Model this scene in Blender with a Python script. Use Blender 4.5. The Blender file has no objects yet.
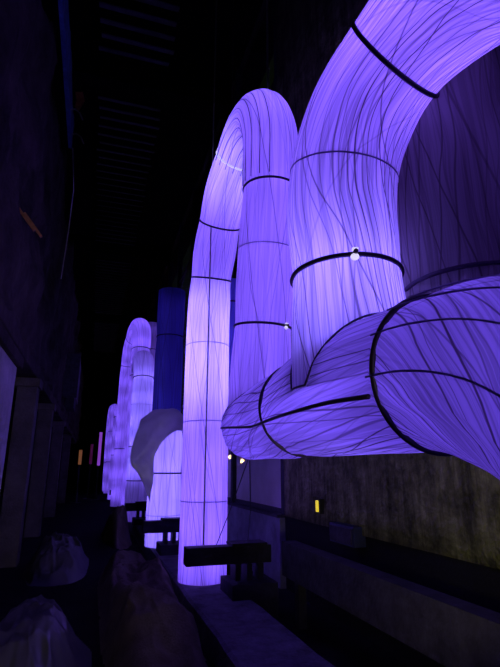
import bpy, bmesh, math, random
from mathutils import Vector, Matrix, noise
random.seed(7)
PI = math.pi
scene = bpy.context.scene
C = scene.collection

# ------------------------------------------------------------------ camera, world, exposure, large lights
cam_d = bpy.data.cameras.new('camera'); cam = bpy.data.objects.new('camera', cam_d); C.objects.link(cam)
cam_d.sensor_fit = 'VERTICAL'; cam_d.sensor_height = 36.0; cam_d.lens = 482.0 / 667.0 * 36.0
cam_d.clip_start = 0.05; cam_d.clip_end = 300
cam.location = (0, 0, 1.5)
cam.rotation_euler = (math.radians(90 + 15.6), 0, math.radians(-17.6))
scene.camera = cam
world = bpy.data.worlds.new('night'); scene.world = world; world.use_nodes = True
world.node_tree.nodes['Background'].inputs[0].default_value = (0.03, 0.05, 0.02, 1)
world.node_tree.nodes['Background'].inputs[1].default_value = 0.05
vs = scene.view_settings
vs.view_transform = 'Standard'; vs.look = 'None'; vs.exposure = 0.0; vs.gamma = 1.0; vs.use_curve_mapping = False
scene.cycles.use_denoising = True
scene.cycles.max_bounces = 5; scene.cycles.diffuse_bounces = 3; scene.cycles.sample_clamp_indirect = 3.0

def aim(o, target):
    o.rotation_euler = (Vector(target) - o.location).to_track_quat('-Z', 'Y').to_euler()

# two added, unseen lamps that brighten the wall and the pier (their fixtures are built further down)
def spot(name, loc, target, energy, color, size, soft=0.1):
    sd = bpy.data.lights.new(name, 'SPOT'); sd.energy = energy; sd.color = color
    sd.spot_size = math.radians(size); sd.spot_blend = 0.7; sd.shadow_soft_size = soft
    o = bpy.data.objects.new(name, sd); C.objects.link(o); o.location = loc; aim(o, target); return o
ADDED_LAMPS = ((0.45, -2.4, 1.2), (0.62, 0.9, 0.98))
spot('added_light', ADDED_LAMPS[0], (-1.2, 7.0, 2.0), 160, (1.0, 0.9, 0.8), 42)
spot('added_light', ADDED_LAMPS[1], (2.5, 3.9, 1.38), 58, (1.0, 0.9, 0.52), 52)

LAMP = 3.05                     # watts of one lamp inside the sleeves
VIOLET = (0.195, 0.095, 1.0)
PALE = (0.21, 0.14, 1.0)         # the whiter strips in the brightest lengths

# ------------------------------------------------------------------ materials
def mat(name):
    m = bpy.data.materials.new(name); m.use_nodes = True
    return m, m.node_tree.nodes, m.node_tree.links
def plain(name, col, rough=0.7, metal=0.0, scale=6.0, amount=0.5, bump=0.0, spec=0.3, bscale=30.0):
    m, N, L = mat(name); b = N['Principled BSDF']
    b.inputs['Roughness'].default_value = rough; b.inputs['Metallic'].default_value = metal
    b.inputs['Specular IOR Level'].default_value = spec
    tc = N.new('ShaderNodeTexCoord')
    nz = N.new('ShaderNodeTexNoise'); nz.inputs['Scale'].default_value = scale; nz.inputs['Detail'].default_value = 6; nz.inputs['Roughness'].default_value = 0.7
    L.new(tc.outputs['Object'], nz.inputs['Vector'])
    rp = N.new('ShaderNodeValToRGB')
    rp.color_ramp.elements[0].position = 0.3; rp.color_ramp.elements[1].position = 0.72
    rp.color_ramp.elements[0].color = (*[c * (1 - amount) for c in col], 1)
    rp.color_ramp.elements[1].color = (*[min(1, c * (1 + amount)) for c in col], 1)
    L.new(nz.outputs['Fac'], rp.inputs['Fac']); L.new(rp.outputs['Color'], b.inputs['Base Color'])
    if bump:
        n2 = N.new('ShaderNodeTexNoise'); n2.inputs['Scale'].default_value = bscale; n2.inputs['Detail'].default_value = 5
        L.new(tc.outputs['Object'], n2.inputs['Vector'])
        bp = N.new('ShaderNodeBump'); bp.inputs['Strength'].default_value = bump; bp.inputs['Distance'].default_value = 0.03
        L.new(n2.outputs['Fac'], bp.inputs['Height']); L.new(bp.outputs['Normal'], b.inputs['Normal'])
    return m
def glow(name, col, s):
    m, N, L = mat(name); b = N['Principled BSDF']
    b.inputs['Base Color'].default_value = (*col, 1); b.inputs['Emission Color'].default_value = (*col, 1); b.inputs['Emission Strength'].default_value = s
    return m

def fabric(name, tone=(0.88, 0.86, 0.9), streak=0.6, fine=70.0, helix=3.0, pitch=0.35, thread=0.55, trans=0.72, broad=0.35, warp=0.1, twist=0.0, cross=0.35, twist2=0.0, v0=0.0):
    """gauzy cloth pulled over hoops: fine lengthwise crinkles, coarser folds, a few spiral threads (u around, v metres along)"""
    m, N, L = mat(name); N.remove(N['Principled BSDF']); out = N['Material Output']
    uv = N.new('ShaderNodeUVMap'); uv.uv_map = 'UVMap'
    sep = N.new('ShaderNodeSeparateXYZ'); L.new(uv.outputs['UV'], sep.inputs[0])
    u, v = sep.outputs['X'], sep.outputs['Y']
    def mth(op, a, b=None, c=None):
        n = N.new('ShaderNodeMath'); n.operation = op
        for i, x in enumerate((a, b, c)):
            if x is None: continue
            if isinstance(x, (int, float)): n.inputs[i].default_value = x
            else: L.new(x, n.inputs[i])
        return n.outputs[0]
    def nz(su, sv, detail=3.0, rough=0.6, off=0.0):
        cb = N.new('ShaderNodeCombineXYZ'); L.new(mth('MULTIPLY', wu, su), cb.inputs[0]); L.new(mth('MULTIPLY', v, sv), cb.inputs[1]); cb.inputs[2].default_value = off
        t = N.new('ShaderNodeTexNoise'); t.inputs['Scale'].default_value = 1.0; t.inputs['Detail'].default_value = detail; t.inputs['Roughness'].default_value = rough
        L.new(cb.outputs[0], t.inputs['Vector']); return t.outputs['Fac']
    wu = u
    drift = nz(3.0, 0.9, 2.0)
    tv = mth('ADD', mth('MULTIPLY', v, twist), mth('MULTIPLY', mth('MAXIMUM', mth('SUBTRACT', v, v0), 0.0), twist2))
    wu = mth('ADD', mth('ADD', u, tv), mth('MULTIPLY', mth('SUBTRACT', drift, 0.5), warp * 0.35))
    def ss(x, lo, hi):
        r = N.new('ShaderNodeMapRange'); r.interpolation_type = 'SMOOTHSTEP'
        r.inputs['From Min'].default_value = lo; r.inputs['From Max'].default_value = hi
        L.new(x, r.inputs['Value']); return r.outputs['Result']
    f1 = nz(fine, 0.45, 3.0, 0.7, 1.3)
    s1 = ss(f1, 0.38, 0.58)
    def lines(su, tw, off, w):                      # crisp threads of uneven spacing and darkness
        cb = N.new('ShaderNodeCombineXYZ'); q = mth('ADD', wu, mth('MULTIPLY', v, tw))
        L.new(mth('MULTIPLY', q, su * 0.35), cb.inputs[0]); L.new(mth('MULTIPLY', v, 0.55), cb.inputs[1]); cb.inputs[2].default_value = off
        t = N.new('ShaderNodeTexNoise'); t.inputs['Scale'].default_value = 1.0; t.inputs['Detail'].default_value = 1.0; L.new(cb.outputs[0], t.inputs['Vector'])
        ph = mth('ADD', mth('MULTIPLY', q, su), mth('MULTIPLY', t.outputs['Fac'], 2.2))
        wn = N.new('ShaderNodeTexWhiteNoise'); wn.noise_dimensions = '1D'; L.new(mth('ADD', mth('FLOOR', ph), off), wn.inputs['W'])
        d = mth('ABSOLUTE', mth('SUBTRACT', mth('FRACT', ph), 0.5))
        dark = mth('MULTIPLY', mth('SUBTRACT', 1.0, ss(d, w * 0.3, w)), mth('POWER', wn.outputs['Value'], 1.3))
        return mth('SUBTRACT', 1.0, dark)
    f2 = nz(fine * 0.4, 0.55, 2.0, 0.5, 7.7)
    ridge = mth('MULTIPLY', mth('MULTIPLY', lines(fine * 0.62, 0.03, 7.7, 0.17), lines(fine * 0.36, -0.05, 2.2, 0.10)), lines(fine * 0.2, 0.09, 4.4, 0.05))
    gather = ss(nz(9.0, 0.8, 1.0, 0.5, 5.5), 0.35, 0.6)  # where the cloth is bunched the threads are closer and darker
    s1 = mth('MAXIMUM', s1, mth('MULTIPLY', gather, 0.45))
    f3 = nz(6.0, 0.9, 1.0, 0.5, 3.1)
    s3 = ss(f3, 0.3, 0.65)
    def spiral(n, k, off, w):
        ph = mth('ADD', mth('ADD', mth('MULTIPLY', u, n), mth('MULTIPLY', v, k)), mth('MULTIPLY', drift, 0.12))
        d = mth('ABSOLUTE', mth('SUBTRACT', mth('FRACT', mth('ADD', ph, off)), 0.5))
        return ss(d, w * 0.3, w)
    t1 = spiral(helix, pitch * helix, 0.13, 0.011 * helix / 3)
    t2 = spiral(helix * 0.67, -pitch * 0.8 * helix, 0.41, 0.009 * helix / 3)
    def soft(x, amt):            # 1-amt .. 1
        return mth('ADD', mth('MULTIPLY', x, amt), 1 - amt)
    k = mth('MULTIPLY', soft(s1, streak * 0.45), soft(ridge, streak * 0.85))
    k = mth('MULTIPLY', k, soft(s3, broad))
    k = mth('MULTIPLY', k, mth('MULTIPLY', soft(t1, thread), soft(t2, thread * cross)))
    col = N.new('ShaderNodeMix'); col.data_type = 'RGBA'
    L.new(k, col.inputs['Factor']); col.inputs['A'].default_value = (0.03, 0.008, 0.02, 1); col.inputs['B'].default_value = (*tone, 1)
    tr = N.new('ShaderNodeBsdfTranslucent'); df = N.new('ShaderNodeBsdfDiffuse'); mx = N.new('ShaderNodeMixShader')
    L.new(col.outputs['Result'], tr.inputs['Color']); L.new(col.outputs['Result'], df.inputs['Color'])
    bp = N.new('ShaderNodeBump'); bp.inputs['Strength'].default_value = 0.35; bp.inputs['Distance'].default_value = 0.012
    L.new(mth('ADD', f1, f2), bp.inputs['Height']); L.new(bp.outputs['Normal'], df.inputs['Normal'])
    mx.inputs[0].default_value = 1 - trans
    L.new(tr.outputs[0], mx.inputs[1]); L.new(df.outputs[0], mx.inputs[2]); L.new(mx.outputs[0], out.inputs['Surface'])
    return m

M = {}
M['fab_near'] = fabric('crinkled_gauze', streak=1.0, fine=105, helix=4.0, pitch=0.22, thread=0.65, broad=0.4, warp=0.12, twist=0.03)
M['fab_mani'] = fabric('twisted_gauze', tone=(0.70, 0.68, 0.8), streak=1.0, fine=95, helix=3.0, pitch=0.12, thread=0.4, broad=0.3, warp=0.1, twist=0.03, twist2=-0.36, v0=3.22)
M['fab_arch'] = fabric('pale_gauze', streak=0.55, fine=85, helix=6.0, pitch=0.10, thread=0.55, broad=0.25, warp=0.1, cross=0.2)
M['fab_far'] = fabric('distant_gauze', streak=0.4, fine=40, helix=3.0, pitch=0.2, thread=0.3, broad=0.25, warp=0.1)
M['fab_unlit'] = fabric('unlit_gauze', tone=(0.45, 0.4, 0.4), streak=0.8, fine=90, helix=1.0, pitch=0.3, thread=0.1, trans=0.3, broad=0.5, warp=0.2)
M['fab_dim'] = fabric('dim_blue_gauze', tone=(0.3, 0.32, 0.95), streak=0.4, fine=60, helix=1.0, pitch=0.3, thread=0.1, trans=0.6, broad=0.2, warp=0.1)
M['hoop'] = plain('dark_hoop', (0.03, 0.014, 0.04), 0.45, 0.0, 20, 0.5, spec=0.4)
M['hoop_thin'] = plain('thin_hoop', (0.4, 0.35, 0.6), 0.6, 0, 20, 0.4)
M['rib'] = plain('rib_shadow', (0.3, 0.24, 0.7), 0.8, 0, 20, 0.2)
M['glint'] = glow('hoop_painted_glint', (0.72, 0.68, 1.0), 0.75)  # bright glint on the white arch hoop, painted as emission
M['clip'] = glow('clip_painted_glint', (0.8, 0.75, 1.0), 0.9)  # white highlight on the hoop clips, painted as emission
def stained_concrete():
    m = plain('rough_concrete', (0.15, 0.15, 0.08), 0.92, 0, 5.0, 0.75, 1.0, 0.12, 22); N, L = m.node_tree.nodes, m.node_tree.links
    b = N['Principled BSDF']; src = b.inputs['Base Color'].links[0].from_socket
    tc = N['Texture Coordinate']; mp = N.new('ShaderNodeMapping'); mp.inputs['Scale'].default_value = (1, 5.0, 0.5); L.new(tc.outputs['Object'], mp.inputs['Vector'])
    nz = N.new('ShaderNodeTexNoise'); nz.inputs['Scale'].default_value = 1.2; nz.inputs['Detail'].default_value = 7; nz.inputs['Roughness'].default_value = 0.75; L.new(mp.outputs[0], nz.inputs['Vector'])
    rp = N.new('ShaderNodeValToRGB'); rp.color_ramp.elements[0].position = 0.36; rp.color_ramp.elements[1].position = 0.6
    rp.color_ramp.elements[0].color = (0.3, 0.3, 0.3, 1); rp.color_ramp.elements[1].color = (1.15, 1.15, 1.1, 1); L.new(nz.outputs['Fac'], rp.inputs['Fac'])
    mx = N.new('ShaderNodeMix'); mx.data_type = 'RGBA'; mx.blend_type = 'MULTIPLY'; mx.inputs['Factor'].default_value = 1.0
    L.new(src, mx.inputs['A']); L.new(rp.outputs['Color'], mx.inputs['B']); L.new(mx.outputs['Result'], b.inputs['Base Color'])
    return m
M['concrete'] = stained_concrete()      # water runs and blotches
M['base_shade'] = plain('base_shadow_black', (0.008, 0.008, 0.009), 0.9, 0, 3, 0.4, 0.3, 0.1)  # shadow of the recess below the wall, put into the colour as black
M['kerb'] = plain('worn_kerb_concrete', (0.16, 0.15, 0.18), 0.9, 0, 5, 0.5, 0.5, 0.15)
M['steel'] = plain('dark_steel', (0.022, 0.02, 0.028), 0.7, 0.0, 7, 0.5, 0.2, 0.25)
M['steel2'] = plain('scuffed_steel', (0.036, 0.032, 0.045), 0.75, 0.0, 7, 0.55, 0.3, 0.2)
M['floor'] = plain('dirty_floor', (0.010, 0.009, 0.011), 0.95, 0, 2.5, 0.6, 0.5, 0.05)
M['tarp'] = plain('brown_canvas', (0.14, 0.11, 0.085), 0.9, 0, 4, 0.4, 0.5, 0.1, 60)
M['plaster'] = plain('grey_plaster', (0.11, 0.097, 0.095), 0.9, 0, 2.2, 0.4, 0.4, 0.1)
M['plaster_d'] = plain('sooty_plaster', (0.055, 0.043, 0.038), 0.95, 0, 1.4, 0.7, 0.8, 0.05, 8)
M['blue_paint'] = plain('flaking_blue_paint', (0.06, 0.12, 0.24), 0.6, 0, 4, 0.5, 0.5, 0.2, 12)
M['black'] = plain('soot_black', (0.006, 0.006, 0.006), 0.95, 0, 2, 0.5, spec=0.05)
M['slat'] = plain('roof_slat_metal', (0.10, 0.10, 0.13), 0.6, 0.0, 3, 0.6, spec=0.3)
M['wire'] = plain('cable_sheath', (0.03, 0.03, 0.035), 0.5, 0, 10, 0.3)
M['straw'] = plain('pale_wire', (0.35, 0.34, 0.28), 0.7, 0, 10, 0.4)
M['rust'] = plain('rusty_rag', (0.4, 0.12, 0.03), 0.9, 0, 10, 0.5)
M['reflection_orange'] = plain('painted_orange_reflection', (0.42, 0.2, 0.08), 0.8, 0, 10, 0.3)  # colour of the orange reflections painted on the left wall
M['yellow'] = glow('yellow_glow', (1.0, 0.75, 0.03), 0.75)
M['warm'] = glow('warm_bulb', (1.0, 0.55, 0.18), 30.0)
M['neon'] = glow('violet_strip', (0.35, 0.08, 0.75), 0.5)
M['pink'] = glow('pink_strip', (0.6, 0.05, 0.25), 0.03)
M['orange'] = glow('orange_strip', (0.9, 0.35, 0.1), 0.12)

def sheet_mat(name, col, trans=0.5):
    m, N, L = mat(name); N.remove(N['Principled BSDF']); out = N['Material Output']
    tr = N.new('ShaderNodeBsdfTranslucent'); df = N.new('ShaderNodeBsdfDiffuse'); gl = N.new('ShaderNodeBsdfGlossy')
    tc = N.new('ShaderNodeTexCoord'); nz = N.new('ShaderNodeTexNoise'); nz.inputs['Scale'].default_value = 5; nz.inputs['Detail'].default_value = 5
    L.new(tc.outputs['Object'], nz.inputs['Vector'])
    rp = N.new('ShaderNodeValToRGB'); rp.color_ramp.elements[0].color = (*[c * 0.6 for c in col], 1); rp.color_ramp.elements[1].color = (*col, 1)
    L.new(nz.outputs['Fac'], rp.inputs['Fac'])
    for n in (tr, df): L.new(rp.outputs['Color'], n.inputs['Color'])
    gl.inputs['Roughness'].default_value = 0.3; gl.inputs['Color'].default_value = (0.6, 0.6, 0.6, 1)
    a = N.new('ShaderNodeMixShader'); a.inputs[0].default_value = 1 - trans
    b = N.new('ShaderNodeMixShader'); b.inputs[0].default_value = 0.08
    L.new(tr.outputs[0], a.inputs[1]); L.new(df.outputs[0], a.inputs[2]); L.new(a.outputs[0], b.inputs[1]); L.new(gl.outputs[0], b.inputs[2])
    L.new(b.outputs[0], out.inputs['Surface']); return m
M['rib'] = sheet_mat('cloth_covered_rib', (0.42, 0.36, 0.5), 0.9); M['hoop_thin'] = M['rib']
M['sheet'] = sheet_mat('dust_sheet', (0.88, 0.86, 0.86), 0.62)
M['plastic'] = sheet_mat('crumpled_polythene', (0.14, 0.13, 0.15), 0.2)
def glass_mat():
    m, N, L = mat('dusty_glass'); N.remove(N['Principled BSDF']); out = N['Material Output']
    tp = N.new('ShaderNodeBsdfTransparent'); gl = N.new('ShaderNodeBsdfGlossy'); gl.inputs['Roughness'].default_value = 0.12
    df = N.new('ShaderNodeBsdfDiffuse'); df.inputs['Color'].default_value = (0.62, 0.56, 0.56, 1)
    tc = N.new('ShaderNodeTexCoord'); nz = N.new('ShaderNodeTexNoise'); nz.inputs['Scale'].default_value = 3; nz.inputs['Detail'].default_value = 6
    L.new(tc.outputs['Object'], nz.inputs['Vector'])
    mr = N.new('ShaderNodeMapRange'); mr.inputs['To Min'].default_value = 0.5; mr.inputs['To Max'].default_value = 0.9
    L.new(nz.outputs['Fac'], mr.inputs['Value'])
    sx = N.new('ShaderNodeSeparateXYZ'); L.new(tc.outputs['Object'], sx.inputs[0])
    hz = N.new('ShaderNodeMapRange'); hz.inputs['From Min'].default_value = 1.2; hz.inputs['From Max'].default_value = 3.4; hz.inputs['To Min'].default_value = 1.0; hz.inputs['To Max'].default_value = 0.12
    L.new(sx.outputs['Z'], hz.inputs['Value'])            # dust film fades upward: painted falloff that keeps the upper glass dark
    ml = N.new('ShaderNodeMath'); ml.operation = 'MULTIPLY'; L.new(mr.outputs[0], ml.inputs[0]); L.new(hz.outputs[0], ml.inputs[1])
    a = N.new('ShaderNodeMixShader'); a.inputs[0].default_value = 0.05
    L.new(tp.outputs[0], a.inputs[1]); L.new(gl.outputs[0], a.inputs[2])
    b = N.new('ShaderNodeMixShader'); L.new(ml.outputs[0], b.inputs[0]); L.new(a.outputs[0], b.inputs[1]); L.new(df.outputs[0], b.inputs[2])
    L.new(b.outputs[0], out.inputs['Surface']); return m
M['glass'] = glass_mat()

# ------------------------------------------------------------------ helpers
def obj(name, bm, m, parent=None, smooth=False):
    me = bpy.data.meshes.new(name); bm.to_mesh(me); bm.free(); me.materials.append(m)
    if smooth: me.polygons.foreach_set('use_smooth', [True] * len(me.polygons))
    o = bpy.data.objects.new(name, me); C.objects.link(o)
    if parent: o.parent = parent; o.matrix_parent_inverse = Matrix.Translation(parent.location).inverted()
    return o
def share(name, src, loc, parent=None):
    o = src.copy(); o.name = name; C.objects.link(o); o.location = loc
    if parent: o.parent = parent; o.matrix_parent_inverse = Matrix.Translation(parent.location).inverted()
    return o
def thing(name, label, cat, loc=(0, 0, 0), group=None):
    o = bpy.data.objects.new(name, None); C.objects.link(o); o.location = loc; o.empty_display_size = 0.1
    return tag(o, label, cat, group)
def tag(o, label, cat, group=None):
    o['label'] = label; o['category'] = cat
    if group: o['group'] = group
    return o
def struct(name, bm, m, smooth=False, label=None):
    o = obj(name, bm, m, None, smooth); o['kind'] = 'structure'
    if label: o['label'] = label
    return o
def box(bm, x0, x1, y0, y1, z0, z1, bev=0.0):
    r = bmesh.ops.create_cube(bm, size=1.0)
    for v in r['verts']:
        v.co = Vector(((x0 + x1) / 2 + v.co.x * (x1 - x0), (y0 + y1) / 2 + v.co.y * (y1 - y0), (z0 + z1) / 2 + v.co.z * (z1 - z0)))
    if bev:
        es = list({e for v in r['verts'] for e in v.link_edges})
        bmesh.ops.bevel(bm, geom=es, offset=bev, segments=2, affect='EDGES', profile=0.7)
    return bm
def bx(*a, **k): return box(bmesh.new(), *a, **k)

def resample(ctrl, step=0.06):
    """Catmull-Rom through control points (x, y, z[, radius]) -> evenly spaced samples"""
    P = [Vector(c[:3]) for c in ctrl]
    P = [P[0] * 2 - P[1]] + P + [P[-1] * 2 - P[-2]]
    dense = []
    for i in range(1, len(P) - 2):
        p0, p1, p2, p3 = P[i - 1:i + 3]
        t0 = 0.0; t1 = t0 + (p1 - p0).length ** 0.5; t2 = t1 + (p2 - p1).length ** 0.5; t3 = t2 + (p3 - p2).length ** 0.5
        n = max(4, int((p2 - p1).length / 0.015))
        for j in range(n):
            t = t1 + (t2 - t1) * j / n
            a1 = p0 * ((t1 - t) / (t1 - t0)) + p1 * ((t - t0) / (t1 - t0))
            a2 = p1 * ((t2 - t) / (t2 - t1)) + p2 * ((t - t1) / (t2 - t1))
            a3 = p2 * ((t3 - t) / (t3 - t2)) + p3 * ((t - t2) / (t3 - t2))
            b1 = a1 * ((t2 - t) / (t2 - t0)) + a2 * ((t - t0) / (t2 - t0))
            b2 = a2 * ((t3 - t) / (t3 - t1)) + a3 * ((t - t1) / (t3 - t1))
            dense.append(b1 * ((t2 - t) / (t2 - t1)) + b2 * ((t - t1) / (t2 - t1)))
    dense.append(P[-2])
    S = [0.0]
    for a, b in zip(dense, dense[1:]): S.append(S[-1] + (b - a).length)
    n = max(2, int(S[-1] / step)); out = []; k = 0
    for i in range(n + 1):
        s = S[-1] * i / n
        while k < len(S) - 2 and S[k + 1] < s: k += 1
        f = (s - S[k]) / max(1e-9, S[k + 1] - S[k]); out.append(dense[k].lerp(dense[k + 1], min(1, max(0, f))))
    return out, S[-1]

class Path:
    def __init__(self, ctrl, step=0.06, ref=(1, 0, 0)):
        self.p, self.len = resample(ctrl, step); self.n = len(self.p); self.ref = Vector(ref)
        self.fr = []
        for i in range(self.n):
            a = self.p[max(0, i - 1)]; b = self.p[min(self.n - 1, i + 1)]
            t = (b - a).normalized(); x = (self.ref - t * self.ref.dot(t)).normalized(); self.fr.append((t, x, t.cross(x)))
    def at(self, s):
        f = min(max(s / self.len, 0), 1) * (self.n - 1); i = min(int(f), self.n - 2); g = f - i
        t, x, y = [self.fr[i][k].lerp(self.fr[i + 1][k], g).normalized() for k in range(3)]
        return self.p[i].lerp(self.p[i + 1], g), t, x, y
    def nearest(self, q):
        q = Vector(q); i = min(range(self.n), key=lambda k: (self.p[k] - q).length); return self.len * i / (self.n - 1)

def sleeve_mesh(path, rad, hoops=(), sides=56, cap_start=False, cap_end=False, ripple=0.006, seed=0):
    """cloth skin: radius profile pinched at the hoops, rippled lengthwise; v of the UV map in metres"""
    bm = bmesh.new(); uvl = bm.loops.layers.uv.new('UVMap'); rings = []
    ss_ = [path.len * i / (path.n - 1) for i in range(path.n)]
    def rr(s):
        r = rad(s) if callable(rad) else rad
        if cap_start and s < r: r *= math.sqrt(max(0.0, 1 - ((r - s) / r) ** 2)) * 0.98 + 0.02
        if cap_end and path.len - s < r: r *= math.sqrt(max(0.0, 1 - ((r - path.len + s) / r) ** 2)) * 0.98 + 0.02
        return r
    for i, s in enumerate(ss_):
        t, x, y = path.fr[i]; c = path.p[i]; r = rr(s)
        d = min([abs(s - h) for h in hoops] + [9]); belly = 0.018 * (1 - math.exp(-(d / 0.22) ** 2)); gather = math.exp(-(d / 0.18) ** 2)
        ring = []
        for k in range(sides):
            a = 2 * PI * k / sides
            w = noise.noise(Vector((math.cos(a) * 5 + seed, math.sin(a) * 5, s * 0.7))) * ripple * (1 + 0.7 * gather)
            ring.append(bm.verts.new(c + (x * math.cos(a) + y * math.sin(a)) * (r + belly * min(1, r / 0.2) + w)))
        rings.append(ring)
    for i in range(len(rings) - 1):
        for k in range(sides):
            k2 = (k + 1) % sides
            f = bm.faces.new((rings[i][k], rings[i][k2], rings[i + 1][k2], rings[i + 1][k])); f.smooth = True
            for lp, (uu, vv) in zip(f.loops, ((k, i), (k + 1, i), (k + 1, i + 1), (k, i + 1))):
                lp[uvl].uv = (uu / sides, ss_[vv])
    for flag, ring in ((cap_start, rings[0]), (cap_end, rings[-1])):
        if flag: bm.faces.new(ring)
    return bm
def ring_mesh(c, t, x, y, R, r, seg=56, sub=8):
    bm = bmesh.new(); rs = []
    for k in range(seg):
        a = 2 * PI * k / seg; d = x * math.cos(a) + y * math.sin(a)
        rs.append([bm.verts.new(c + d * (R + r * math.cos(b)) + t * (r * math.sin(b))) for b in [2 * PI * j / sub for j in range(sub)]])
    for k in range(seg):
        for j in range(sub):
            bm.faces.new((rs[k][j], rs[(k + 1) % seg][j], rs[(k + 1) % seg][(j + 1) % sub], rs[k][(j + 1) % sub]))
    return bm
def pipe(bm, pts, r, sides=8):
    pts = [Vector(p) for p in pts]; rings = []
    for i, p in enumerate(pts):
        t = (pts[min(i + 1, len(pts) - 1)] - pts[max(0, i - 1)]).normalized()
        ref = Vector((0, 0, 1)) if abs(t.z) < 0.9 else Vector((1, 0, 0))
        x = (ref - t * ref.dot(t)).normalized(); y = t.cross(x)
        rings.append([bm.verts.new(p + (x * math.cos(2 * PI * k / sides) + y * math.sin(2 * PI * k / sides)) * r) for k in range(sides)])
    for a, b in zip(rings, rings[1:]):
        for k in range(sides): bm.faces.new((a[k], a[(k + 1) % sides], b[(k + 1) % sides], b[k]))
    bm.faces.new(rings[0]); bm.faces.new(rings[-1]); return bm
def clip_mesh(c, out, t):
    """white button hanging just under a hoop, its glint painted as glow"""
    bm = bmesh.new(); side = out.cross(t).normalized(); Rm = Matrix((side, t, out)).transposed().to_4x4()
    bmesh.ops.create_uvsphere(bm, u_segments=14, v_segments=8, radius=0.021); bmesh.ops.scale(bm, vec=(1, 0.85, 0.6), verts=bm.verts); bmesh.ops.translate(bm, vec=(0.004, -0.02, 0), verts=bm.verts)
    box(bm, -0.014, 0.014, 0.012, 0.024, -0.008, 0.012, 0.003)
    bmesh.ops.transform(bm, matrix=Matrix.Translation(c) @ Rm, verts=bm.verts); return bm
def bolt_mesh(c, out, t):
    bm = bmesh.new(); side = out.cross(t).normalized(); Rm = Matrix((side, t, out)).transposed().to_4x4()
    bmesh.ops.create_cone(bm, cap_ends=True, segments=12, radius1=0.013, radius2=0.011, depth=0.03, matrix=Matrix.Translation((0, 0.002, 0.012)))
    bmesh.ops.transform(bm, matrix=Matrix.Translation(c) @ Rm, verts=bm.verts); return bm

def lamp(c, w, parent, size=0.06, col=VIOLET):
    d = bpy.data.lights.new('lamp', 'POINT'); d.energy = w; d.color = col; d.shadow_soft_size = size
    o = bpy.data.objects.new('lamp', d); C.objects.link(o); o.location = c
    o.parent = parent; o.matrix_parent_inverse = Matrix.Translation(parent.location).inverted()

def tube(name, label, cat, ctrl, rad, material, hoops, thin=(), lamps=None, lamp_w=1.0, step=0.06, sides=56, group=None,
         hang=None, cap_start=False, cap_end=False, clips=(), ripple=0.004, seed=0, glint=(), hoop_r=0.0125, ref=(1, 0, 0)):
    """hoops/thin/silver: world points near which a hoop sits; clips: (hoop number, angle in degrees)"""
    path = Path(ctrl, step, ref); root = thing(name, label, cat, ctrl[0][:3], group)
    hs = [path.nearest(h) for h in hoops]; R = rad if callable(rad) else (lambda s: rad)
    obj('sleeve', sleeve_mesh(path, rad, hs, sides, cap_start, cap_end, ripple, seed), material, root, True)
    for i, s in enumerate(hs):
        c, t, x, y = path.at(s)
        h = obj('hoop', ring_mesh(c, t, x, y, R(s) + 0.004, hoop_r, sides), M['glint'] if i in glint else M['hoop'], root, True)
        for j, ang in clips:
            if j == i:
                a = math.radians(ang); d = x * math.cos(a) + y * math.sin(a)
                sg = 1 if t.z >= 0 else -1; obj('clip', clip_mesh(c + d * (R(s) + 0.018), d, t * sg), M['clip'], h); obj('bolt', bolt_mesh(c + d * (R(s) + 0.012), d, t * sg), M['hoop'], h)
    for q in thin:
        s = path.nearest(q); c, t, x, y = path.at(s)
        obj('inner_hoop', ring_mesh(c, t, x, y, R(s) + 0.016, 0.005, sides), M['hoop_thin'], root, True)
    if hang:
        c, t, x, y = path.at(hang * path.len); obj('suspension_cable', pipe(bmesh.new(), [c + Vector((0, 0, R(0) if abs(t.z) < 0.7 else 0)), (c.x, c.y, 10.59)], 0.004, 6), M['wire'], root)
        if abs(t.z) > 0.7: obj('crossbar', pipe(bmesh.new(), [c - x * R(0), c + x * R(0)], 0.01, 6), M['wire'], root)
    if lamps:
        for s0, s1, sp, w, *lc in lamps:
            n = max(1, int(round((s1 - s0) * path.len / sp)))
            for i in range(n + 1):
                s = (s0 + (s1 - s0) * i / n) * path.len; c = path.at(s)[0]
                lamp(c, LAMP * lamp_w * w, root, 0.06, lc[0] if lc else VIOLET)
    return root, path

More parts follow.
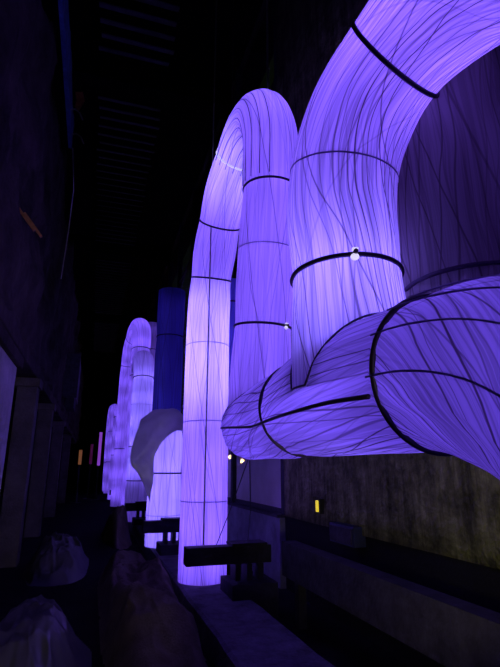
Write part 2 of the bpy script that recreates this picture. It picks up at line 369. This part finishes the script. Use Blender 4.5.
# ------------------------------------------------------------------ the setting
struct('floor', bx(-8, 10, -6, 62, -0.2, 0.0), M['floor'])
struct('ceiling', bx(-8, 3.2, -6, 62, 10.6, 10.9), M['black'])
WY = 6.42
def rough_panel(y0, y1, z0, z1, X, amp, ny, nz_, seed, thick=0.3, ragged=0.0, sign=-1):
    """a wall slab with a weathered face; sign -1: face looks to -X"""
    bm = bmesh.new(); G = []
    for i in range(ny + 1):
        row = []
        for k in range(nz_ + 1):
            y = y0 + (y1 - y0) * i / ny; z = z0 + (z1 - z0) * k / nz_
            if ragged and k == nz_: z += ragged * (noise.noise(Vector((y * 1.3, seed, 0))) * 1.6 + noise.noise(Vector((y * 5.0, seed, 2))) * 1.3)
            if ragged and k == 0: z += ragged * 0.4 * noise.noise(Vector((y * 2.1, seed, 5)))
            row.append(bm.verts.new((X + amp * noise.fractal(Vector((y * 0.9, z * 0.9, seed)), 1.0, 2.0, 5), y, z)))
        G.append(row)
    B = [[bm.verts.new((X - sign * thick, v.co.y, v.co.z)) for v in row] for row in G]
    for i in range(ny):
        for k in range(nz_):
            bm.faces.new((G[i][k], G[i + 1][k], G[i + 1][k + 1], G[i][k + 1])); bm.faces.new((B[i][k], B[i][k + 1], B[i + 1][k + 1], B[i + 1][k]))
    for i in range(ny):
        for k in (0, nz_): bm.faces.new((G[i][k], G[i + 1][k], B[i + 1][k], B[i][k]))
    for k in range(nz_):
        for i in (0, ny): bm.faces.new((G[i][k], G[i][k + 1], B[i][k + 1], B[i][k]))
    bmesh.ops.recalc_face_normals(bm, faces=bm.faces); return bm
wr = struct('wall_right', rough_panel(-6, WY, 0.885, 10.6, 2.5, 0.015, 60, 40, 3.0), M['concrete'], True)
wb = obj('base_course', bx(2.53, 2.8, -6, WY, 0, 0.885), M['base_shade'], wr)
# glazed bays further along the right-hand side
struct('wall_sill', bx(2.45, 2.75, WY, 60, 0, 0.86), plain('sill_render', (0.16, 0.16, 0.2), 0.9, 0, 3, 0.4, 0.3), False)
struct('trim_1', bx(2.42, 2.78, WY, 60, 0.86, 0.9), M['steel2'])
bay = 2.6; y = WY; n = 1
while y < 50:
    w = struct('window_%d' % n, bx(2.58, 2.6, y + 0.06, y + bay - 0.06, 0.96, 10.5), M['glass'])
    obj('mullion', bx(2.5, 2.66, y - 0.06, y + 0.06, 0.9, 10.6), M['steel'], w)
    for k in range(5): obj('transom', bx(2.54, 2.65, y + 0.06, y + bay - 0.06, 0.9 + k * 2.4, 0.96 + k * 2.4), M['steel'], w)
    y += bay; n += 1
struct('wall_back', bx(-8, 3.2, 58, 58.4, 0, 10.6), M['black'])
struct('wall_far_left', bx(-5.2, -5.0, -6, 58, 0, 10.6), M['black'])
# left: colonnade with a lintel and a ragged upper wall
struct('wall_left', rough_panel(-6, 34, 3.2, 7.1, -1.0, 0.16, 240, 30, 11.0, thick=0.5, ragged=0.22, sign=1), M['plaster_d'], True)
lint = struct('trim_2', bx(-1.45, -1.02, -6, 34, 3.0, 3.25, 0.02), M['plaster_d'])
pier = struct('wall_pier', bx(-1.6, -1.0, 3.0, 6.6, 0, 2.72), plain('pale_plaster', (0.5, 0.46, 0.44), 0.9, 0, 2.5, 0.3, 0.5, 0.1))
obj('coping', bx(-1.7, -0.94, 2.9, 6.68, 2.72, 2.86, 0.02), M['plaster_d'], pier)
for i, yy in enumerate((9.0, 12.6, 17.4, 24.0)):
    col = struct('wall_column', bx(-1.32, -1.0, yy, yy + 0.4, 0, 3.0, 0.015), M['plaster'])
    obj('capital', bx(-1.38, -0.96, yy - 0.05, yy + 0.45, 2.85, 3.0, 0.01), M['plaster'], col)
# louvred roof lights above the row
sl = None
for y0, y1 in ((3.6, 8.9), (10.4, 18.4), (20.0, 28.0), (29.6, 38.0)):
    pan = struct('ceiling_louvre', bx(-0.62, 1.02, y0 - 0.1, y1 + 0.1, 10.32, 10.4), M['black'])
    nsl = int((y1 - y0) / 0.34)
    for k in range(nsl + 1):
        yk = y0 + (y1 - y0) * k / nsl
        if sl is None:
            bm = bx(-0.75, 0.75, -0.11, 0.11, -0.012, 0.012); bmesh.ops.rotate(bm, verts=bm.verts, matrix=Matrix.Rotation(math.radians(28), 3, 'X'))
            sl = obj('slat', bm, M['slat'], pan); sl.location = (0.2, yk, 10.18)
        else: share('slat', sl, (0.2 + random.uniform(-0.04, 0.04), yk, 10.18), pan)
for yy in (9.65, 19.2, 28.8):
    struct('ceiling_beam', bx(-5, 2.5, yy - 0.25, yy + 0.25, 9.9, 10.6), M['black'])
# kerb the tubes stand on
bm = bmesh.new(); NY = 150; rows = []
for i in range(NY + 1):
    yy = -4 + 46 * i / NY; w1 = 0.03 * noise.noise(Vector((yy * 1.7, 0, 1))); w2 = 0.03 * noise.noise(Vector((yy * 1.7, 3, 1))); h = 0.2 + 0.015 * noise.noise(Vector((yy * 2.2, 8, 1)))
    rows.append([bm.verts.new(p) for p in ((1.05 + w1, yy, 0), (1.07 + w1, yy, h - 0.02), (1.1 + w1, yy, h), (1.68 + w2, yy, h), (1.7 + w2, yy, h - 0.03), (1.71 + w2, yy, 0))])
for a, b in zip(rows, rows[1:]):
    for k in range(5): bm.faces.new((a[k], a[k + 1], b[k + 1], b[k]))
bm.faces.new(rows[0]); bm.faces.new(rows[-1]); bmesh.ops.recalc_face_normals(bm, faces=bm.faces)
struct('floor_kerb', bm, M['kerb'])

# ------------------------------------------------------------------ the glowing tubes
# 1 nearest arch: leg rising from the horizontal tube, bending over towards the camera
tube('fabric_tube', 'large lit fabric tube rising at the upper right and bending out of the frame', 'fabric tube',
     [(1.2, 2.10, 1.86), (1.2, 2.10, 2.2), (1.2, 2.11, 2.55), (1.2, 2.12, 2.88), (1.23, 2.05, 3.21), (1.29, 1.85, 3.46), (1.39, 1.50, 3.60), (1.47, 1.15, 3.56), (1.5, 0.8, 3.3), (1.5, 0.5, 2.95), (1.5, 0.3, 2.5), (1.5, 0.2, 1.6), (1.5, 0.2, 0.205)],
     0.28, M['fab_near'], [(1.2, 2.11, 2.48), (1.34, 1.68, 3.54), (1.5, 0.5, 2.95), (1.5, 0.2, 1.2)], thin=[(1.21, 2.08, 3.03)],
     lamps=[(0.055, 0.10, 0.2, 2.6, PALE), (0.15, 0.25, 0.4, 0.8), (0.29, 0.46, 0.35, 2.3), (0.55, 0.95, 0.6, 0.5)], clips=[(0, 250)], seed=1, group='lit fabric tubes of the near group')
# 2 horizontal tube under it, near end turning down
MANI = [(1.46, 4.72, 1.88), (1.42, 4.2, 1.88), (1.31, 3.2, 1.87), (1.23, 2.3, 1.87), (1.22, 1.7, 1.86), (1.22, 1.28, 1.815), (1.2, 0.94, 1.69), (1.18, 0.72, 1.49), (1.18, 0.63, 1.2), (1.18, 0.62, 0.9), (1.18, 0.62, 0.205)]
mani, _ = tube('fabric_tube', 'lit fabric tube lying horizontally with a dark seam, its near end bending down', 'fabric tube',
     MANI, 0.29, M['fab_mani'], [(1.28, 2.85, 1.87), (1.21, 1.50, 1.85), (1.18, 0.62, 0.9)],
     lamps=[(0.06, 0.5, 0.42, 1.25), (0.55, 0.95, 0.4, 0.95)], clips=[], cap_start=True, seed=5, ripple=0.01, group='lit fabric tubes of the near group')
pm = Path(MANI, 0.04)
for k, ang in enumerate((110, 132, 156, 186)):          # ribs of the bend showing through the cloth
    pr_ = Path(MANI, 0.04); s0 = pr_.nearest((1.2, 1.52, 1.86)); pts = []
    for i in range(30):
        c, t, x, yv = pr_.at(s0 + 0.01 + 1.0 * i / 29); a = math.radians(ang - 10 * i / 29); pts.append(c + (x * math.cos(a) + yv * math.sin(a)) * 0.306)
    obj('inner_rib', pipe(bmesh.new(), pts, 0.004, 6), M['rib'], mani, True)
seam = bmesh.new(); pts = []
for i in range(40):
    s = 0.06 + 3.16 * i / 39; c, t, x, yv = pm.at(s)
    r = 0.29 * math.sqrt(max(0.05, 1 - ((0.3 - s) / 0.3) ** 2)) if s < 0.3 else 0.29
    dip = math.radians(19 * min(1, s / 1.6)); pts.append(c + (-x * math.cos(dip) - yv * math.sin(dip)) * (r + 0.02))
obj('seam', pipe(seam, pts, 0.010), M['hoop'], mani, True)
# 3 the tall arch behind: far leg on the kerb, near leg joined to the horizontal tube
tube('fabric_tube', 'tall lit fabric arch with one leg on the kerb and one in the horizontal tube', 'fabric tube',
     [(1.38, 6.25, 0.205), (1.38, 6.25, 0.8), (1.38, 6.25, 1.8), (1.38, 6.27, 2.8), (1.385, 6.26, 3.6), (1.39, 6.14, 4.15), (1.40, 5.70, 4.76), (1.43, 5.18, 5.16), (1.47, 4.72, 5.36), (1.51, 4.32, 5.30), (1.53, 4.12, 4.9), (1.53, 4.12, 4.3), (1.51, 4.2, 3.5), (1.49, 4.28, 2.8), (1.46, 4.36, 1.92)],
     0.275, M['fab_arch'], [(1.39, 6.17, 4.02), (1.40, 5.74, 4.72), (1.44, 5.02, 5.25), (1.53, 4.13, 4.27), (1.49, 4.27, 2.84)],
     thin=[(1.38, 6.26, 3.1), (1.38, 6.25, 2.1), (1.38, 6.25, 1.1), (1.51, 4.2, 3.62)],
     lamps=[(0.02, 0.19, 0.38, 1.9), (0.23, 0.36, 0.34, 3.4, PALE), (0.40, 0.50, 0.36, 1.1), (0.53, 0.60, 0.3, 2.8, PALE), (0.64, 0.96, 0.38, 1.3)], clips=[(3, 42), (4, 60)], glint=(2,), seed=9, group='lit fabric tubes of the near group')
arch, apath = [o for o in C.objects if o.type == 'EMPTY'][-1], None
ap = Path([(1.43, 5.18, 5.16), (1.47, 4.72, 5.36), (1.51, 4.32, 5.30), (1.53, 4.12, 4.9), (1.53, 4.12, 4.27)])
for k in range(9):                                  # lengthwise stitching over the crown of the arch
    a = math.radians(112 + 20 * k); pts = []
    for i in range(34):
        c, t, x, yv = ap.at(0.1 + (ap.len - 0.12) * i / 33); pts.append(c + (x * math.cos(a) + yv * math.sin(a)) * 0.291)
    obj('stitching', pipe(bmesh.new(), pts, 0.0045, 5), M['hoop'], arch, True)
def junction(parent, lx, ly, rl, path, R):
    """dark cord sewn where an upright tube meets the horizontal one"""
    pts = []
    for i in range(73):
        a = 2 * PI * i / 72; x = lx + rl * math.cos(a); y = ly + rl * math.sin(a)
        c = path.at(path.nearest((lx, y, 1.87)))[0]; d = min(abs(x - c.x), R); pts.append((x, y, c.z + math.sqrt(max(0.0, R * R - d * d))))
    obj('joint_cord', pipe(bmesh.new(), pts, 0.0055, 6), M['hoop'], parent, True)
pmf = Path(MANI, 0.02)
junction(mani, 1.2, 2.10, 0.304, pmf, 0.31)
junction(mani, 1.465, 4.34, 0.296, pmf, 0.31)
# 4 unlit tubes; weak lamps added inside the two blue ones to brighten them
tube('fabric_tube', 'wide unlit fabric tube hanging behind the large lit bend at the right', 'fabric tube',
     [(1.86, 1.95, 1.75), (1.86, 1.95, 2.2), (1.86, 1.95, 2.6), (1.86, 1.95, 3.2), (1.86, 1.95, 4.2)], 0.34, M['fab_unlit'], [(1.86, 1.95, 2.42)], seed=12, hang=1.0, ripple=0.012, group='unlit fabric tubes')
tube('fabric_tube', 'dim blue fabric tube seen left of the tall arch', 'fabric tube',
     [(1.46, 10.6, 0.205), (1.46, 10.6, 1.5), (1.46, 10.6, 3.0), (1.46, 10.6, 5.45)], 0.29, M['fab_dim'], [(1.46, 10.6, 4.35)], seed=14, step=0.12, lamps=[(0.1, 0.92, 0.5, 0.13)], group='dim fabric tubes')
tube('fabric_tube', 'dim blue fabric tube seen in the gap between the legs of the tall arch', 'fabric tube',
     [(1.86, 6.9, 2.0), (1.86, 6.9, 2.8), (1.86, 6.9, 3.4), (1.86, 6.9, 4.3)], 0.25, M['fab_dim'], [(1.86, 6.9, 3.9), (1.86, 6.9, 2.4)], seed=15, hang=1.0, step=0.12, lamps=[(0.1, 0.9, 0.6, 0.25)], group='dim fabric tubes')
# 5 the tubes further along the row
G2 = 'lit fabric tubes further along the row'
tube('fabric_tube', 'short lit fabric tube with a pale dust sheet hanging over its top', 'fabric tube',
     [(1.28, 9.1, 0.205), (1.28, 9.1, 0.9), (1.28, 9.1, 1.6), (1.28, 9.12, 1.95), (1.28, 9.28, 2.18), (1.27, 9.55, 2.24), (1.25, 9.95, 2.2)], 0.28, M['fab_far'],
     [(1.28, 9.1, 1.42), (1.27, 9.6, 2.24)], thin=[(1.28, 9.1, 0.7)], lamps=[(0.03, 0.92, 0.4, 2.0, PALE)], step=0.1, sides=40, seed=20, group=G2, cap_end=True)
tube('fabric_tube', 'lit fabric tube with a round domed top in front of the distant arch', 'fabric tube',
     [(1.17, 13.4, 0.205), (1.17, 13.4, 1.5), (1.17, 13.4, 3.0), (1.17, 13.42, 4.0), (1.17, 13.62, 4.38), (1.17, 13.95, 4.5), (1.17, 14.3, 4.35), (1.17, 14.45, 4.1)], 0.27, M['fab_far'],
     [(1.17, 13.42, 3.85), (1.17, 13.4, 2.0), (1.17, 13.4, 1.2)], thin=[(1.17, 13.4, 3.2)], lamps=[(0.25, 0.7, 0.6, 2.0, PALE), (0.78, 0.9, 0.5, 0.55), (0.03, 0.2, 0.6, 0.5)], step=0.12, sides=36, seed=21, group=G2, cap_end=True)
tube('fabric_tube', 'tall distant lit fabric arch, highest of the far tubes', 'fabric tube',
     [(1.03, 18.6, 0.205), (1.03, 18.6, 2.0), (1.03, 18.6, 4.0), (1.05, 18.4, 5.4), (1.1, 17.4, 6.05), (1.17, 16.2, 6.15), (1.2, 15.4, 5.75), (1.2, 15.2, 5.2), (1.2, 15.2, 4.0), (1.2, 15.2, 0.205)], 0.28, M['fab_far'],
     [(1.03, 18.6, 2.2), (1.04, 18.5, 5.2), (1.1, 17.4, 6.05), (1.2, 15.2, 5.1), (1.2, 15.2, 4.3)], lamps=[(0.03, 0.97, 0.65, 1.7)], step=0.14, sides=36, seed=22, group=G2)
tube('fabric_tube', 'dim lit fabric tube standing upright at the right of the distant arch', 'fabric tube',
     [(1.74, 17.6, 0.205), (1.74, 17.6, 2.0), (1.74, 17.6, 4.0), (1.74, 17.6, 6.7)], 0.27, M['fab_far'],
     [(1.74, 17.6, 5.7), (1.74, 17.6, 2.5)], lamps=[(0.05, 0.95, 0.8, 0.45)], step=0.2, sides=32, seed=23, group=G2)
tube('fabric_tube', 'small far lit fabric arch near the end of the row', 'fabric tube',
     [(1.02, 30.5, 0.205), (0.98, 30.5, 2.0), (0.98, 30.4, 4.0), (1.0, 29.8, 4.7), (1.02, 29.0, 4.75), (1.04, 28.3, 4.3), (1.04, 28.2, 3.4), (1.04, 28.2, 0.205)], 0.3, M['fab_far'],
     [(0.98, 30.5, 1.9), (1.04, 28.2, 3.4), (1.04, 28.2, 1.9)], lamps=[(0.03, 0.97, 0.8, 1.6)], step=0.2, sides=28, seed=24, group=G2)
tube('fabric_tube', 'far lit fabric tube standing upright between the small arch and the tall one', 'fabric tube',
     [(1.06, 22.6, 0.205), (1.06, 22.6, 1.5), (1.06, 22.6, 3.0), (1.06, 22.65, 3.9), (1.06, 22.9, 4.2)], 0.28, M['fab_far'],
     [(1.06, 22.6, 2.0), (1.06, 22.65, 3.6)], lamps=[(0.04, 0.9, 0.8, 1.6)], step=0.2, sides=28, seed=25, group=G2, cap_end=True)

# ------------------------------------------------------------------ steel supports on the kerb
def support(name, label, yb, x0, x1, xp, z0=0.5, z1=0.68, fins=3, group='steel supports along the kerb'):
    t = thing(name, label, 'support', (xp, yb, 0.2), group)
    obj('cross_beam', bx(x0, x1, yb - 0.09, yb + 0.09, z0, z1, 0.008), M['steel'], t)
    obj('footing', bx(xp - 0.24, xp + 0.26, yb - 0.3, yb + 0.22, 0.0, 0.34, 0.012), M['steel2'], t)
    for k in range(fins):
        xx = xp - 0.13 + 0.13 * k
        obj('fin', bx(xx - 0.028, xx + 0.028, yb - 0.12, yb + 0.1, 0.34, z0, 0.004), M['steel'], t)
    obj('cap_plate', bx(xp - 0.2, xp + 0.2, yb - 0.13, yb + 0.13, z1, z1 + 0.03, 0.004), M['steel'], t)
    return t
support('steel_support', 'dark steel cross beam on a finned footing in front of the tall arch leg', 5.55, 1.03, 1.98, 1.72)
support('steel_support', 'dark steel cross beam in front of the tube with the dust sheet', 8.42, 0.86, 1.65, 1.36)
support('steel_support', 'distant steel cross beam below the domed tube', 12.7, 0.85, 1.6, 1.3)
support('steel_support', 'far steel cross beam near the end of the row', 20.4, 0.75, 1.5, 1.2)
t = thing('long_beam', 'long dark steel channel beam running beside the wall at lower right', 'beam', (2.0, 2, 0))
obj('web', bx(1.99, 2.03, -4, 5.16, 0.45, 0.73), M['steel2'], t)
obj('flange', bx(1.99, 2.14, -4, 5.16, 0.73, 0.755), M['steel2'], t); obj('flange', bx(1.99, 2.14, -4, 5.16, 0.425, 0.45), M['steel2'], t)
for yy in (-3, -0.2, 2.4, 4.9): obj('leg', bx(2.04, 2.12, yy - 0.05, yy + 0.05, 0, 0.425), M['steel'], t)

# ------------------------------------------------------------------ draped sheet, tarp, plastic heaps
def net(ctrl, nu, nv, jitter=0.0, seed=0):
    """smooth surface through a control net (rows of points)"""
    def cr(P, f):
        n = len(P) - 1; x = f * n; i = min(int(x), n - 1); t = x - i
        p0 = P[max(0, i - 1)]; p1 = P[i]; p2 = P[i + 1]; p3 = P[min(n, i + 2)]
        return 0.5 * ((2 * p1) + (p2 - p0) * t + (2 * p0 - 5 * p1 + 4 * p2 - p3) * t * t + (3 * p1 - p0 - 3 * p2 + p3) * t ** 3)
    ctrl = [[Vector(p) for p in r] for r in ctrl]; bm = bmesh.new(); G = []
    for i in range(nu + 1):
        row = [cr(r, i / nu) for r in ctrl]; line = []
        for k in range(nv + 1):
            p = cr(row, k / nv)
            if jitter: p = p + noise.noise_vector(p * 4 + Vector((seed, 0, 0))) * jitter + noise.noise_vector(p * 11 + Vector((seed, 0, 0))) * jitter * 0.4
            line.append(bm.verts.new(p))
        G.append(line)
    for i in range(nu):
        for k in range(nv): bm.faces.new((G[i][k], G[i + 1][k], G[i + 1][k + 1], G[i][k + 1]))
    return bm
sheet = obj('dust_sheet', net([
    [(0.92, 9.75, 2.42), (1.1, 9.8, 2.56), (1.28, 9.8, 2.58), (1.46, 9.8, 2.56), (1.62, 9.8, 2.40)],
    [(0.82, 9.2, 2.38), (1.06, 9.2, 2.54), (1.28, 9.2, 2.57), (1.46, 9.2, 2.55), (1.62, 9.2, 2.38)],
    [(0.72, 8.82, 2.18), (1.0, 8.8, 2.32), (1.22, 8.78, 2.46), (1.45, 8.8, 2.46), (1.63, 8.9, 2.28)],
    [(0.62, 8.76, 1.64), (0.88, 8.72, 1.88), (1.12, 8.72, 2.10), (1.42, 8.74, 2.30), (1.63, 8.84, 2.18)],
    [(0.80, 8.76, 1.36), (0.94, 8.74, 1.58), (1.06, 8.72, 1.84), (1.40, 8.72, 2.20), (1.63, 8.82, 2.12)],
    [(1.0, 8.78, 0.96), (1.03, 8.74, 1.36), (1.06, 8.72, 1.78), (1.38, 8.71, 2.14), (1.63, 8.80, 2.08)]], 36, 34, 0.02, 4), M['sheet'], None, True)
tag(sheet, 'pale translucent dust sheet draped over a short lit tube', 'dust sheet')
md = sheet.modifiers.new('thickness', 'SOLIDIFY'); md.thickness = 0.004

def heap(x0, x1, y0, y1, h, seed, nu=60, nv=60, sharp=2.0, crease=0.5, freq=2.5):
    """crumpled cover over a pile: a height field that meets the floor at its rim"""
    bm = bmesh.new(); G = []
    for i in range(nu + 1):
        row = []
        for k in range(nv + 1):
            a = -1 + 2 * i / nu; b = -1 + 2 * k / nv
            wob = 1 + 0.25 * noise.noise(Vector((a * 2.2, b * 2.2, seed + 3)))
            rim = max(0, 1 - (abs(a) ** sharp + abs(b) ** sharp) * wob)
            rim = rim * rim * (3 - 2 * rim) if rim < 1 else 1
            x = (x0 + x1) / 2 + a * (x1 - x0) / 2; yy = (y0 + y1) / 2 + b * (y1 - y0) / 2
            q = Vector((x * freq * 1.7 + yy * 0.5, yy * freq * 0.75, seed))
            rg = 1 - abs(noise.noise(q)) * 2; rg2 = 1 - abs(noise.noise(q * 2.7)) * 2; lump = noise.noise(q * 0.45) * 0.5
            z = rim * h * (0.62 + lump * crease + 0.22 * rg * crease + 0.07 * rg2 * crease)
            row.append(bm.verts.new((x + 0.03 * noise.noise(q * 3) * rim, yy, max(0.003, z))))
        G.append(row)
    for i in range(nu):
        for k in range(nv):
            q = (G[i][k], G[i + 1][k], G[i + 1][k + 1], G[i][k + 1])
            if max(v.co.z for v in q) > 0.004: bm.faces.new(q)
    for v in [v for v in bm.verts if not v.link_faces]: bm.verts.remove(v)
    return bm
tp = obj('canvas_tarp', heap(0.2, 1.04, 3.0, 9.0, 0.5, 2.0, 60, 200, 3.0, 0.9, 2.2), M['tarp'], None, True)
tag(tp, 'brownish canvas tarp heaped along the left side of the kerb', 'tarp')
tp = obj('plastic_sheet', heap(-0.96, 0.14, 3.2, 5.6, 0.40, 9.0, 100, 150, 2.6, 1.1, 2.6), M['plastic'], None, True)
tag(tp, 'crumpled plastic sheeting heaped on the floor at the lower left corner', 'plastic sheet')
tp = obj('plastic_sheet', heap(-0.85, 0.1, 7.4, 10.4, 0.42, 17.0, 80, 110, 2.4, 1.1, 2.6), M['plastic'], None, True)
tag(tp, 'smaller plastic bundle lying on the dark floor before the columns', 'plastic sheet')
tp = obj('canvas_tarp', heap(0.35, 0.95, 10.2, 14.0, 0.7, 27.0, 40, 80, 2.4, 0.9, 2.0), M['tarp'], None, True)
tag(tp, 'smaller dark tarp bundle further along the kerb', 'tarp')

# ------------------------------------------------------------------ cables and small things
def cable(label, pts, r=0.006, m='wire', name='cable', cat='cable'):
    return tag(obj(name, pipe(bmesh.new(), pts, r), M[m], None, True), label, cat)
cable('thin vertical cord hanging in front of the tall arch leg', [(1.24, 5.6, 0.68), (1.24, 5.6, 4), (1.24, 5.6, 10.6)], 0.009, 'straw')
cable('thin cable holding up the top of the tall arch', [(1.6, 4.35, 5.5), (1.6, 4.35, 7), (1.6, 4.35, 10.6)], 0.012, 'straw')
cable('thin guy wire slanting left from under the horizontal tube', [(1.44, 4.6, 1.58), (1.38, 5.0, 1.1), (1.36, 5.5, 0.69)], 0.005)
cable('thin guy wire slanting right from under the horizontal tube', [(1.44, 4.55, 1.57), (1.56, 4.9, 1.1), (1.72, 5.5, 0.72)], 0.005)
cable('loose wire hanging from the ragged edge of the upper wall', [(-0.78, 8.0, 7.0), (-0.72, 8.4, 6.4), (-0.74, 8.5, 5.6), (-0.8, 8.8, 4.8)], 0.009, 'straw')
for i, (yy, z0, lab) in enumerate(((4.9, 7.35, 'broken pale strand at the top of the blue fascia'), (7.2, 7.15, 'broken pale strand sticking out below the orange rag'), (7.9, 7.2, 'bent pale strand on the ragged wall edge beside the hanging wire'))):
    cable(lab, [(-0.83, yy, z0), (-0.74, yy + 0.06, z0 + 0.08), (-0.66, yy + 0.05, z0 + 0.02), (-0.6, yy, z0 - 0.14)], 0.012, 'straw', 'broken_strand', 'strand')
rag = obj('rag', net([[(-0.755, 7.2, 7.52), (-0.64, 7.2, 7.56)], [(-0.74, 7.25, 7.42), (-0.6, 7.22, 7.38)], [(-0.74, 7.2, 7.22), (-0.68, 7.2, 7.16)]], 8, 10, 0.03, 3), M['rust'])
tag(rag, 'orange rag caught on the edge of the upper wall', 'rag'); rag.modifiers.new('thickness', 'SOLIDIFY').thickness = 0.01
fas = obj('fascia_board', rough_panel(3.0, 8.1, 7.05, 7.55, -0.8, 0.02, 50, 6, 21.0, thick=0.06, ragged=0.06, sign=1), M['blue_paint'])
tag(fas, 'flaking blue painted board along the top of the left wall', 'board')
for k in range(2):  # orange reflections built as two solid bars
    bm = bx(-0.014, 0.014, -0.02, 0.02, -0.17, 0.17, 0.004); bmesh.ops.rotate(bm, verts=bm.verts, matrix=Matrix.Rotation(math.radians(-38), 3, 'Y'))
    b = obj('reflection_bar', bm, M['reflection_orange']); b.location = (-0.93 + 0.07 * k, 5.4 + 0.08 * k, 4.2 - 0.03 * k)
    tag(b, ('upper' if k == 0 else 'lower') + ' of two slanted orange bars standing in for reflections on the dark left wall', 'reflection_bar', 'reflection bars on the left wall')
dk = thing('duct', 'grey sheet metal duct box hanging below the far end of the left wall', 'duct', (-0.85, 17, 3.3))
obj('casing', bx(-1.0, -0.62, 15.6, 17.6, 3.6, 4.9, 0.03), plain('duct_metal', (0.12, 0.11, 0.13), 0.6, 0, 3, 0.4), dk)
obj('flange', bx(-1.02, -0.6, 15.55, 15.65, 3.57, 4.93, 0.01), M['steel2'], dk); obj('outlet', bx(-0.95, -0.67, 15.9, 17.2, 3.3, 3.6, 0.02), M['steel'], dk)
for k, (yy, z) in enumerate(((3.72, 5.98), (3.86, 5.8), (3.98, 5.6))):
    b = obj('wall_bracket', bx(2.40, 2.5, yy - 0.07, yy + 0.07, z - 0.03, z + 0.03, 0.008), plain('galvanised_%d' % k, (0.3, 0.34, 0.3), 0.6, 0.2, 8, 0.3))
    tag(b, ('highest', 'middle', 'lowest')[k] + ' of three small pale brackets high on the dark wall', 'bracket', 'brackets on the right wall')
# yellow window glow, added as an emitting block, and junction box low on the right wall
t = thing('added_window_glow', 'small yellow window glow, added as an emitting block low on the concrete wall', 'lamp', (2.46, 5.3, 1.1))
obj('housing', bx(2.45, 2.51, 5.17, 5.27, 1.01, 1.17, 0.006), M['steel'], t); obj('lens', bx(2.435, 2.455, 5.195, 5.245, 1.03, 1.15, 0.006), M['yellow'], t)
t = thing('junction_box', 'dark blue junction box at the foot of the concrete wall', 'junction box', (2.45, 4.8, 0.8))
obj('box_body', bx(2.4, 2.53, 4.35, 4.85, 0.78, 0.96, 0.01), plain('box_blue', (0.02, 0.025, 0.06), 0.6, 0, 6, 0.3), t); obj('lid', bx(2.385, 2.4, 4.38, 4.82, 0.8, 0.94, 0.004), M['steel2'], t)
# street beyond the glass: lamps on posts
for k, (x, yy, z, lab) in enumerate(((8.34, 30.0, 2.09, 'warm street lamp seen through the glass, the left one'), (8.86, 30.0, 1.85, 'warm street lamp seen through the glass, the right one'))):
    t = thing('street_lamp', lab, 'lamp', (x, yy, 0), 'street lamps behind the glass')
    obj('post', pipe(bmesh.new(), [(x, yy, 0), (x, yy, z)], 0.05), M['steel'], t)
    bm = bmesh.new(); bmesh.ops.create_uvsphere(bm, u_segments=14, v_segments=8, radius=0.17); bmesh.ops.scale(bm, vec=(1.5, 1.5, 0.7), verts=bm.verts); bmesh.ops.translate(bm, vec=(x, yy, z + 0.08), verts=bm.verts)
    obj('globe', bm, M['warm'], t, True)
# coloured light strips at the far end
for x, yy, z0, z1, m, lab in ((0.33, 26.0, 1.62, 3.25, 'neon', 'thin violet light strip standing at the far end of the aisle'), (-0.06, 27.0, 1.7, 2.7, 'pink', 'dim pink light strip left of the violet one at the far end'), (-0.52, 24.0, 1.65, 2.3, 'orange', 'dim orange light strip among the far columns')):
    t = thing('light_strip', lab, 'light strip', (x, yy, 0))
    obj('diffuser', bx(x - 0.07, x + 0.07, yy - 0.07, yy + 0.07, z0, z1, 0.03), M[m], t)
    obj('stand', bx(x - 0.04, x + 0.04, yy - 0.04, yy + 0.04, 0.02, z0), M['steel'], t); obj('foot', bx(x - 0.2, x + 0.2, yy - 0.2, yy + 0.2, 0, 0.02), M['steel'], t)
# fixtures of the two added lamps, out of frame
for k, (x, yy, z) in enumerate(ADDED_LAMPS):
    t = thing('added_lamp', ('added unseen lamp on a floor stand behind the viewpoint', 'added unseen lamp on a low stand beside the kerb aimed at the concrete wall')[k], 'lamp', (x, yy - 0.25, 0))
    obj('stand', pipe(bmesh.new(), [(x, yy - 0.25, 0), (x, yy - 0.25, z)], 0.02), M['steel'], t)
    obj('housing', bx(x - 0.12, x + 0.12, yy - 0.33, yy - 0.2, z - 0.1, z + 0.1, 0.01), M['steel'], t); obj('foot', bx(x - 0.15, x + 0.15, yy - 0.4, yy - 0.1, 0, 0.02), M['steel'], t)
